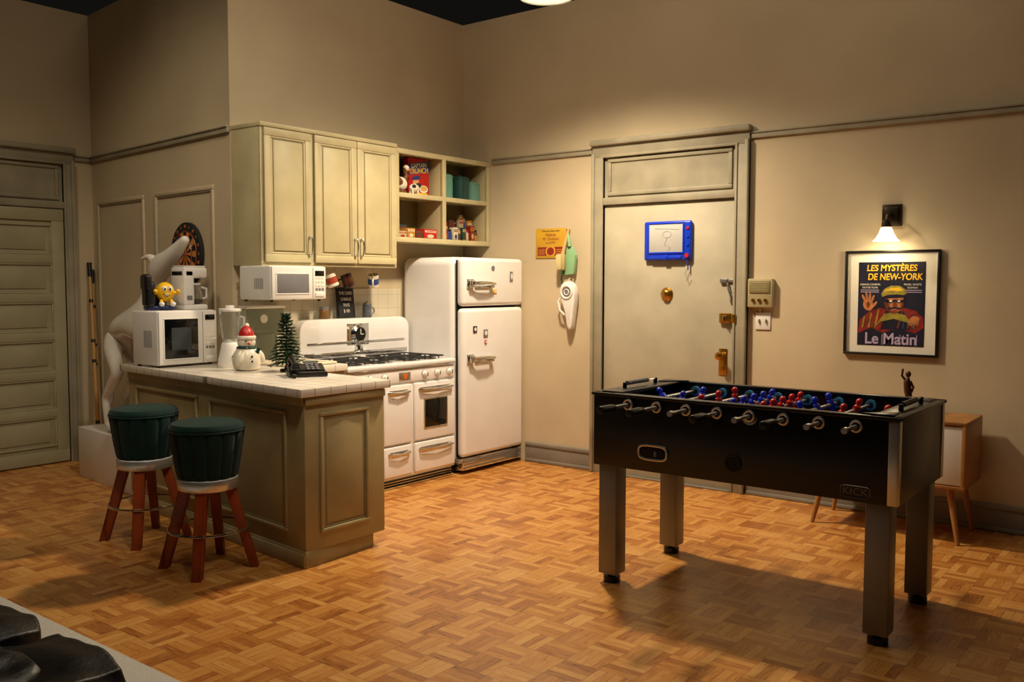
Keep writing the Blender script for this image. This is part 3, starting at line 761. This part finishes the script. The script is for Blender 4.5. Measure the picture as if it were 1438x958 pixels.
# poster
b=B('framed_poster',FD(1.683,1.373))
w,h=.29,.337
b.rectframe(-w,w,-h,h,.016,.0005,.026,M_black,.003); b.bx(-w+.012,w-.012,-h+.012,h-.012,.0005,.008,M_paper)
Mp1=mat('poster_navy','15162e',.5,var=.5,scale=12); Mpy=mat('poster_yellow','e8b92c',.5); Mpr=mat('poster_red','8e2018',.5,var=.6,scale=28); Mpf=mat('poster_flesh','c07a4a',.5,var=.45,scale=40); Mpo=mat('poster_olive','9a8c34',.5,var=.4,scale=30); Mpl=mat('poster_lilac','b9a8c8',.5,var=.1,scale=10)
Mps=mat('poster_shade','74391c',.5,var=.4,scale=40); Mpb=mat('poster_blue','27406e',.5,var=.5,scale=25)
pw=.205; b.bx(-pw,pw,-.275,.262,.008,.0095,Mp1)
def pt(t,u,v,s,m=Mpy,sx=1,bold=.015,shear=0): b.text(t,(u,v,.0118),s,m,sx,ext=.0004,bold=bold,shear=shear)
pt('LES MYSTÈRES',0,.222,.055,Mpy,.90,.02,.1); pt('DE NEW-YORK',.02,.166,.058,Mpy,.84,.02,.1)
for s in(-1,1):
    pt('GRAND CINÉMA' if s<0 else 'PEARL WHITE',s*.13,.118,.017,M_paper,1,0); pt('PATHÉ FILMS' if s<0 else 'ROMAN',s*.13,.098,.017,M_paper,1,0)
    for j in range(2): b.bx(s*.13-.06,s*.13+.055,.080-.012*j,.084-.012*j,.0095,.010,Mpl)
b.poly([(-.205,-.20),(-.19,-.11),(-.13,-.055),(-.06,-.03),(.0,-.055),(.08,-.03),(.15,-.045),(.195,-.09),(.205,-.20)],.0095,.0100,Mpr)
b.poly([(-.205,-.2),(-.12,-.16),(-.05,-.19),(.05,-.16),(.15,-.19),(.205,-.15),(.205,-.21),(-.205,-.21)],.0100,.0102,Mp1)
b.poly([(-.03,-.05),(.08,-.05),(.12,-.17),(-.06,-.17)],.0100,.0103,Mp1)
for k in range(5):
    b.poly([(.07+k*.022,-.045-.006*k),(.078+k*.022,-.045-.006*k),(.05+k*.03,-.16),(.04+k*.03,-.16)],.0101,.0104,Mpb if k%2 else Mps)
    b.poly([(-.07-k*.022,-.045-.01*k),(-.078-k*.022,-.045-.01*k),(-.10-k*.02,-.16),(-.09-k*.02,-.16)],.0101,.0104,Mps if k%2 else Mpo)
b.ell(.02,.010,.060,.076,.0100,.0105,Mps); b.ell(.03,.012,.048,.070,.0105,.0107,Mpf)
b.poly([(-.052,.035),(-.060,.060),(-.04,.090),(.0,.112),(.05,.110),(.088,.088),(.094,.060),(.07,.048),(.01,.044)],.0105,.0110,Mpo)
b.poly([(-.04,.075),(.0,.098),(.05,.098),(.075,.082),(.05,.078),(.0,.080)],.0110,.0112,Mpy)
b.poly([(-.06,.036),(-.02,.052),(.04,.056),(.10,.050),(.085,.038),(.03,.032),(-.02,.030)],.0108,.0113,Mp1)
b.poly([(-.04,.028),(.0,.016),(.025,.024),(.05,.016),(.088,.028),(.088,.010),(.05,-.002),(.025,.010),(.0,-.002),(-.04,.008)],.0108,.0112,Mp1)
b.ell(.0,.012,.009,.005,.0112,.0116,M_paper); b.ell(.05,.012,.009,.005,.0112,.0116,M_paper)
b.poly([(.018,.010),(.034,.010),(.044,-.020),(.025,-.028),(.01,-.020)],.0108,.0113,Mps)
b.poly([(-.02,-.030),(.025,-.024),(.07,-.030),(.055,-.042),(.025,-.036),(-.005,-.042)],.0110,.0114,Mp1); b.ell(.026,-.049,.018,.005,.0108,.0112,Mpr)
for (u,v,a,c,r) in ((-.015,-.012,.006,.028,.3),(.068,-.012,.006,.028,-.3),(.02,-.062,.022,.006,0)): b.ell(u,v,a,c,.0108,.0112,Mps,r)
b.poly([(-.10,-.16),(-.04,-.07),(.02,-.058),(.09,-.075),(.15,-.16),(.10,-.12),(.02,-.10),(-.06,-.12)],.0103,.0106,Mpo)
b.ell(-.140,-.012,.032,.040,.0100,.0104,Mpf,.3)
for i,(du,dv,L,r) in enumerate(((-.168,.030,.026,.45),(-.150,.042,.030,.2),(-.130,.040,.028,-.05),(-.112,.028,.024,-.35))): b.ell(du,dv,.0075,L,.0100,.0106,Mpf,r)
b.ell(-.100,-.010,.024,.008,.0100,.0106,Mpf,.9)
b.ell(-.14,-.012,.012,.02,.0104,.0107,Mps)
b.ell(.145,-.105,.032,.024,.0104,.0108,Mpf,.3)
for i in range(4): b.ell(.118+i*.016,-.125,.006,.018,.0106,.0110,Mpf,-.3)
pt('Le Matin',.003,-.232,.100,Mpl,.92,.02)
for u in (-.15,-.05,.06,.16): b.bx(u,u+.004,-.268,-.20,.0095,.011,Mpl)
b.done()

# sconce
b=B('wall_sconce',FD(1.69,1.93))
Mnk=mat('aged_nickel','3c3328',.35,.8)
b.bx(-.06,.06,-.07,.07,.001,.018,Mnk,.004); b.bx(-.042,.042,-.05,.05,.018,.028,Mnk,.004)
b.tube([(0,0,.02),(0,.005,.07),(0,-.005,.11),(0,-.04,.125)],.010,Mnk,10)
X=Matrix.Rotation(pi/2,4,'X')
b.lathe((0,-.03,.125),[(.012,0),(.026,.01),(.03,.035),(.03,.05)],Mnk,24,X=X)
Msh=mat('frosted_lamp_glass','fff0d0',.5,em='ffe6b0',es=2.6)
b.lathe((0,-.078,.125),[(.028,0),(.034,.01),(.045,.04),(.062,.07),(.08,.09)],Msh,32,X=X,cap=False)
b.done()
l=bpy.data.lights.new('sconce_bulb','POINT'); l.energy=4.0; l.color=(1,.84,.55); l.shadow_soft_size=.06
o=bpy.data.objects.new('sconce_bulb_light',l); o.location=(5.95,1.69,1.76); bpy.context.scene.collection.objects.link(o)

# ------------------------------------------------------------ foosball
b=B('foosball_table',T(4.205,1.735,0))
hx,hy=.375,.725
Mpf2=mat('playfield_blue','14305c',.4,var=.2)
b.bx(-hx,-hx+.035,-hy,hy,.595,.945,M_blackm,.004); b.bx(hx-.035,hx,-hy,hy,.595,.945,M_blackm,.004)
b.bx(-hx+.03,hx-.03,-hy,-hy+.035,.595,.945,M_blackm,.004); b.bx(-hx+.03,hx-.03,hy-.035,hy,.595,.945,M_blackm,.004)
b.bx(-hx+.02,hx-.02,-hy+.02,hy-.02,.60,.62,M_blackm); b.bx(-hx+.03,hx-.03,-hy+.03,hy-.03,.62,.835,Mpf2)
b.bx(-hx-.010,-hx+.040,-hy-.010,hy+.010,.944,.960,M_blackm,.006); b.bx(hx-.040,hx+.010,-hy-.010,hy+.010,.944,.960,M_blackm,.006)
b.bx(-hx,hx,-hy-.010,-hy+.12,.944,.960,M_blackm,.006); b.bx(-hx,hx,hy-.12,hy+.010,.944,.960,M_blackm,.006)
b.bx(-.30,.30,-.002,.002,.835,.8365,M_paper); b.torus((0,0,.8365),.10,.002,M_paper,'Z',36)
for s in (-1,1):
    b.bx(-.15,.15,s*.45-.002,s*.45+.002,.835,.8365,M_paper)
    b.bx(-.10,.10,s*(hy-.04)-.004,s*(hy-.04)+.004,.84,.92,M_dark)
for sx in (-1,1):
    for sy in (-1,1):
        if sy<0 or sx>0:
            b.box((sx*(hx+.001),sy*(hy-.018),.77),(.006,.04,.345),M_satin,.003); b.box((sx*(hx-.018),sy*(hy+.001),.77),(.04,.006,.345),M_satin,.003)
        b.bx(sx*.315-.05,sx*.315+.05,sy*.648-.05,sy*.648+.05,.045,.60,M_leg,.006)
        b.cyl((sx*.315,sy*.648,0),(sx*.315,sy*.648,.03),.042,M_black); b.cyl((sx*.315,sy*.648,.02),(sx*.315,sy*.648,.05),.02,M_black)
        b.poly([(sx*(hx-.03),sy*(hy-.03)),(sx*(hx-.15),sy*(hy-.03)),(sx*(hx-.03),sy*(hy-.16))],.955,.966,M_blackm,.003)
Mmb=mat('player_blue','1838d8',.3); Mmr=mat('player_red','d02018',.3); Mlb=mat('bearing_blue','5ab4e8',.4)
counts=[1,2,3,5,5,3,2,1]; team=[0,0,1,0,1,0,1,1]
for i in range(8):
    y=.521-i*.1544; z=.912; tm=team[i]; mm=Mmb if tm==0 else Mmr; sg=-1 if tm==0 else 1
    sh=random.uniform(-.04,.04)
    b.cyl((-hx-.15+sh*.5,y,z),(hx+.15+sh*.5,y,z),.0085,M_satin,14)
    for s in (-1,1):
        b.lathe((s*hx,y,z),[(.031,0),(.031,.008),(.027,.014),(.014,.016)],M_black,24,X=Matrix.Rotation(s*pi/2,4,'Y'))
        b.torus((s*(hx+.013),y,z),.022,.0055,M_satin,'X',24)
        b.cyl((s*(hx-.035),y,z),(s*(hx-.05),y,z),.026,Mlb,20); b.cyl((s*(hx-.05),y,z),(s*(hx-.075),y,z),.014,M_black,14)
    x0=sg*(hx+.12)+sh*.5
    b.cone((x0,y,z),(x0+sg*.03,y,z),.012,.017,M_black,16); b.cyl((x0+sg*.03,y,z),(x0+sg*.13,y,z),.018,M_black,16,.004)
    b.cyl((-sg*(hx+.13)+sh*.5,y,z),(-sg*(hx+.155)+sh*.5,y,z),.013,M_satin,14)
    n=counts[i]; sp={1:0,2:.22,3:.19,5:.115}[n]; tilt=random.uniform(-.8,.8)
    for k in range(n):
        x=(k-(n-1)/2)*sp+sh
        R=Matrix.Translation((x,y,z))@Matrix.Rotation(tilt,4,'X')
        q=B('t')
        q.box((0,0,.004),(.036,.026,.040),mm,.006); q.box((0,0,-.036),(.026,.018,.05),mm,.004); q.box((0,-.004,-.060),(.028,.028,.014),mm,.003)
        q.sph((0,0,.042),(.0155,.0155,.018),mm,seg=12); q.box((0,0,.015),(.050,.018,.016),mm,.005)
        me=bpy.data.meshes.new('t'); q.bm.to_mesh(me); q.bm.free(); tb=bmesh.new(); tb.from_mesh(me); bpy.data.meshes.remove(me); b.add(tb,mm,R)
def superell(c,a,bb,n=36,e=.55):
    r=[]
    for i in range(n):
        t=2*pi*i/n; cc,ss=math.cos(t),math.sin(t)
        r.append((-hx-.004,c[0]+a*math.copysign(abs(cc)**e,cc),c[1]+bb*math.copysign(abs(ss)**e,ss)))
    return r
b.tube(superell((.389,.69),.075,.034),.006,M_satin,8,True)
b.box((-hx-.0,.389,.69),(.006,.13,.055),M_dark,.002); b.box((-hx-.004,.375,.685),(.006,.014,.026),M_gray,.002)
b.cyl((-hx,-.02,.69),(-hx-.006,-.02,.69),.036,M_dark,28); b.torus((-hx-.005,-.02,.69),.036,.004,M_black,'X',28)
b.cyl((-hx-.002,-.095,.905),(-hx-.006,-.095,.905),.034,M_satin,28); b.cyl((-hx-.006,-.095,.905),(-hx-.009,-.095,.905),.026,Mlb,28); b.torus((-hx-.009,-.095,.905),.014,.003,M_satin,'X',20)
b.tube(superell((-.56,.638),.06,.024,36,.35),.0015,M_steel,5,True)
b.text('KICK',(-hx-.003,-.56,.638),.042,M_gray,1.1,X=frame((0,0,0),(0,-1,0),(0,0,1),(-1,0,0)))
for s in (-1,1):
    yy=s*(hy-.05); b.tube([(-.16,yy,.985),(.16,yy,.985)],.003,M_satin,6)
    for e in (-.16,.16): b.box((e,yy,.975),(.012,.02,.03),M_black,.003)
    for i in range(10): b.cyl((-.14+i*.022,yy,.985),(-.124+i*.022,yy,.985),.012,M_gray if s>0 else M_black,12)
b.done()

# ------------------------------------------------------------ sideboard
b=B('sideboard',FD(1.57,0))
b.bx(-.45,.45,.69,.71,.06,.50,M_oak,.003); b.bx(-.45,.45,.32,.34,.06,.50,M_oak,.003)
b.bx(-.45,-.43,.34,.69,.06,.50,M_oak,.003); b.bx(.43,.45,.34,.69,.06,.50,M_oak,.003); b.bx(-.43,.43,.34,.69,.06,.07,M_oak)
b.bx(-.428,-.145,.345,.685,.475,.492,M_whitep,.003); b.bx(-.14,.14,.345,.685,.475,.492,M_whitep,.003); b.bx(.145,.428,.345,.685,.475,.492,M_whitep,.003)
for u in (-.17,.12,.17): b.cyl((u,.52,.49),(u,.52,.505),.01,M_oak,12)
for su in (-1,1):
    for w in (.12,.44):
        b.cone((su*.36,.325,w),(su*.42,0.002,w+(.04 if w>.2 else -.03)),.022,.012,M_oak,16)
b.done()
b=B('bronze_figurine',T(5.86,1.50,.711)@Matrix.Scale(1.05,4))
Mbz=mat('bronze','4a2c16',.4,.5)
b.lathe((0,0,0),[(.035,0),(.035,.015),(.015,.02)],Mbz,16)
b.tube([(0,0,.015),(.0,-.008,.08),(0,0,.13),(0,.006,.18),(0,0,.205)],[.014,.018,.022,.02,.009],Mbz,12)
b.sph((0,.0,.225),(.016,.016,.02),Mbz,seg=12); b.tube([(0,.012,.185),(0,.035,.215),(0,.03,.255)],[.008,.007,.006],Mbz,8); b.tube([(0,-.012,.185),(0,-.03,.15),(0,-.02,.12)],[.008,.007,.006],Mbz,8)
b.done()

# ------------------------------------------------------------ rug & recliner
b=B('area_rug'); b.bx(-2.8,1.87,1.0,6.5,.001,.016,mat('rug_pale','c9c5bd',.95,var=.1,scale=60,bump=.4,bscale=300),.004); b.done()
Mlea=mat('black_leather','070708',.42,var=.2,bump=.2,bscale=60)
b=B('leather_recliner',T(.75,2.72,.016))
b.bx(-.50,.20,-.34,.34,.06,.34,Mlea,.05,5); b.lump((-.1,0,.40),(.66,.60,.20),Mlea,.6,.015,7)
b.lump((.36,-.21,.35),(.38,.43,.20),Mlea,.6,.035,6); b.lump((.34,.22,.36),(.38,.45,.20),Mlea,.6,.035,5)
b.lump((.28,.02,.40),(.22,.62,.14),Mlea,.8,.03,7)
b.bx(.20,.30,-.33,.33,.20,.36,Mlea,.04,4)
for s in (-1,1): b.lump((-.18,s*.42,.30),(.72,.19,.54),Mlea,.4,.015,6)
b.box((-.50,0,.66),(.20,.64,.72),Mlea,.09,(0,-.25,0),6); b.lump((-.44,0,.90),(.22,.58,.30),Mlea,.6,.02,6); b.lump((-.38,0,.62),(.18,.58,.30),Mlea,.6,.02,6)
for sx in (-.45,.1):
    for s in (-.3,.3): b.cyl((sx,s,.0),(sx,s,.07),.03,M_black)
b.done(80)

# ------------------------------------------------------------ pendant
b=B('pendant_lamp',T(4.87,3.51,3.325))
Mshd=mat('pendant_shade','d8d4c8',.4)
b.lathe((0,0,0),[(.175,0),(.17,.02),(.14,.08),(.085,.14),(.04,.17),(.03,.23)],Mshd,40,cap=False)
b.lathe((0,0,0),[(.168,0.004),(.162,.02),(.132,.078),(.08,.134),(.03,.16)],Mshd,40,cap=False)
b.cyl((0,0,.20),(0,0,.26),.032,M_black); b.cyl((0,0,.26),(0,0,2.07),.006,M_black,8)
b.sph((0,0,.055),(.12,.12,.05),mat('bulb_glass','fff4e0',.4,em='ffeccc',es=8))
b.done()

def light(kind,name,loc,target,energy,col,**k):
    l=bpy.data.lights.new(name,kind); l.energy=energy; l.color=col
    for a,v in k.items(): setattr(l,a,v)
    o=bpy.data.objects.new(name,l); o.location=loc
    d=Vector(target)-Vector(loc); o.rotation_euler=d.to_track_quat('-Z','Y').to_euler()
    bpy.context.scene.collection.objects.link(o); return o
WARM=(1,.81,.57)
light('SPOT','pendant_light',(4.87,3.51,3.27),(4.87,3.51,0),380,WARM,spot_size=math.radians(150),spot_blend=.85,shadow_soft_size=.10)
light('SPOT','stage_light_kitchen',(2.0,1.6,5.0),(4.0,5.0,1.3),310,(1,.87,.70),spot_size=math.radians(50),spot_blend=.9,shadow_soft_size=.2)
light('SPOT','stage_light_side',(1.2,4.6,5.0),(3.7,6.6,.7),190,(1,.82,.57),spot_size=math.radians(58),spot_blend=.9,shadow_soft_size=.25)
light('AREA','stage_softlight',(3.3,2.6,5.2),(3.3,2.6,0),60,(1,.83,.62),size=3.0)
w=bpy.data.worlds.new('World'); bpy.context.scene.world=w; w.use_nodes=True
w.node_tree.nodes['Background'].inputs[0].default_value=(.9,.8,.65,1); w.node_tree.nodes['Background'].inputs[1].default_value=.006

cam=bpy.data.cameras.new('camera'); cam.sensor_width=36; cam.lens=32.2; cam.clip_start=.05
co=bpy.data.objects.new('camera',cam); bpy.context.scene.collection.objects.link(co)
co.matrix_world=Matrix.Translation((0,0,1.5))@Euler((math.radians(90-3.65),0,math.radians(-52.15))).to_matrix().to_4x4()@Matrix.Rotation(.0015,4,'Z')
bpy.context.scene.camera=co
bpy.context.scene.view_settings.view_transform='Standard'
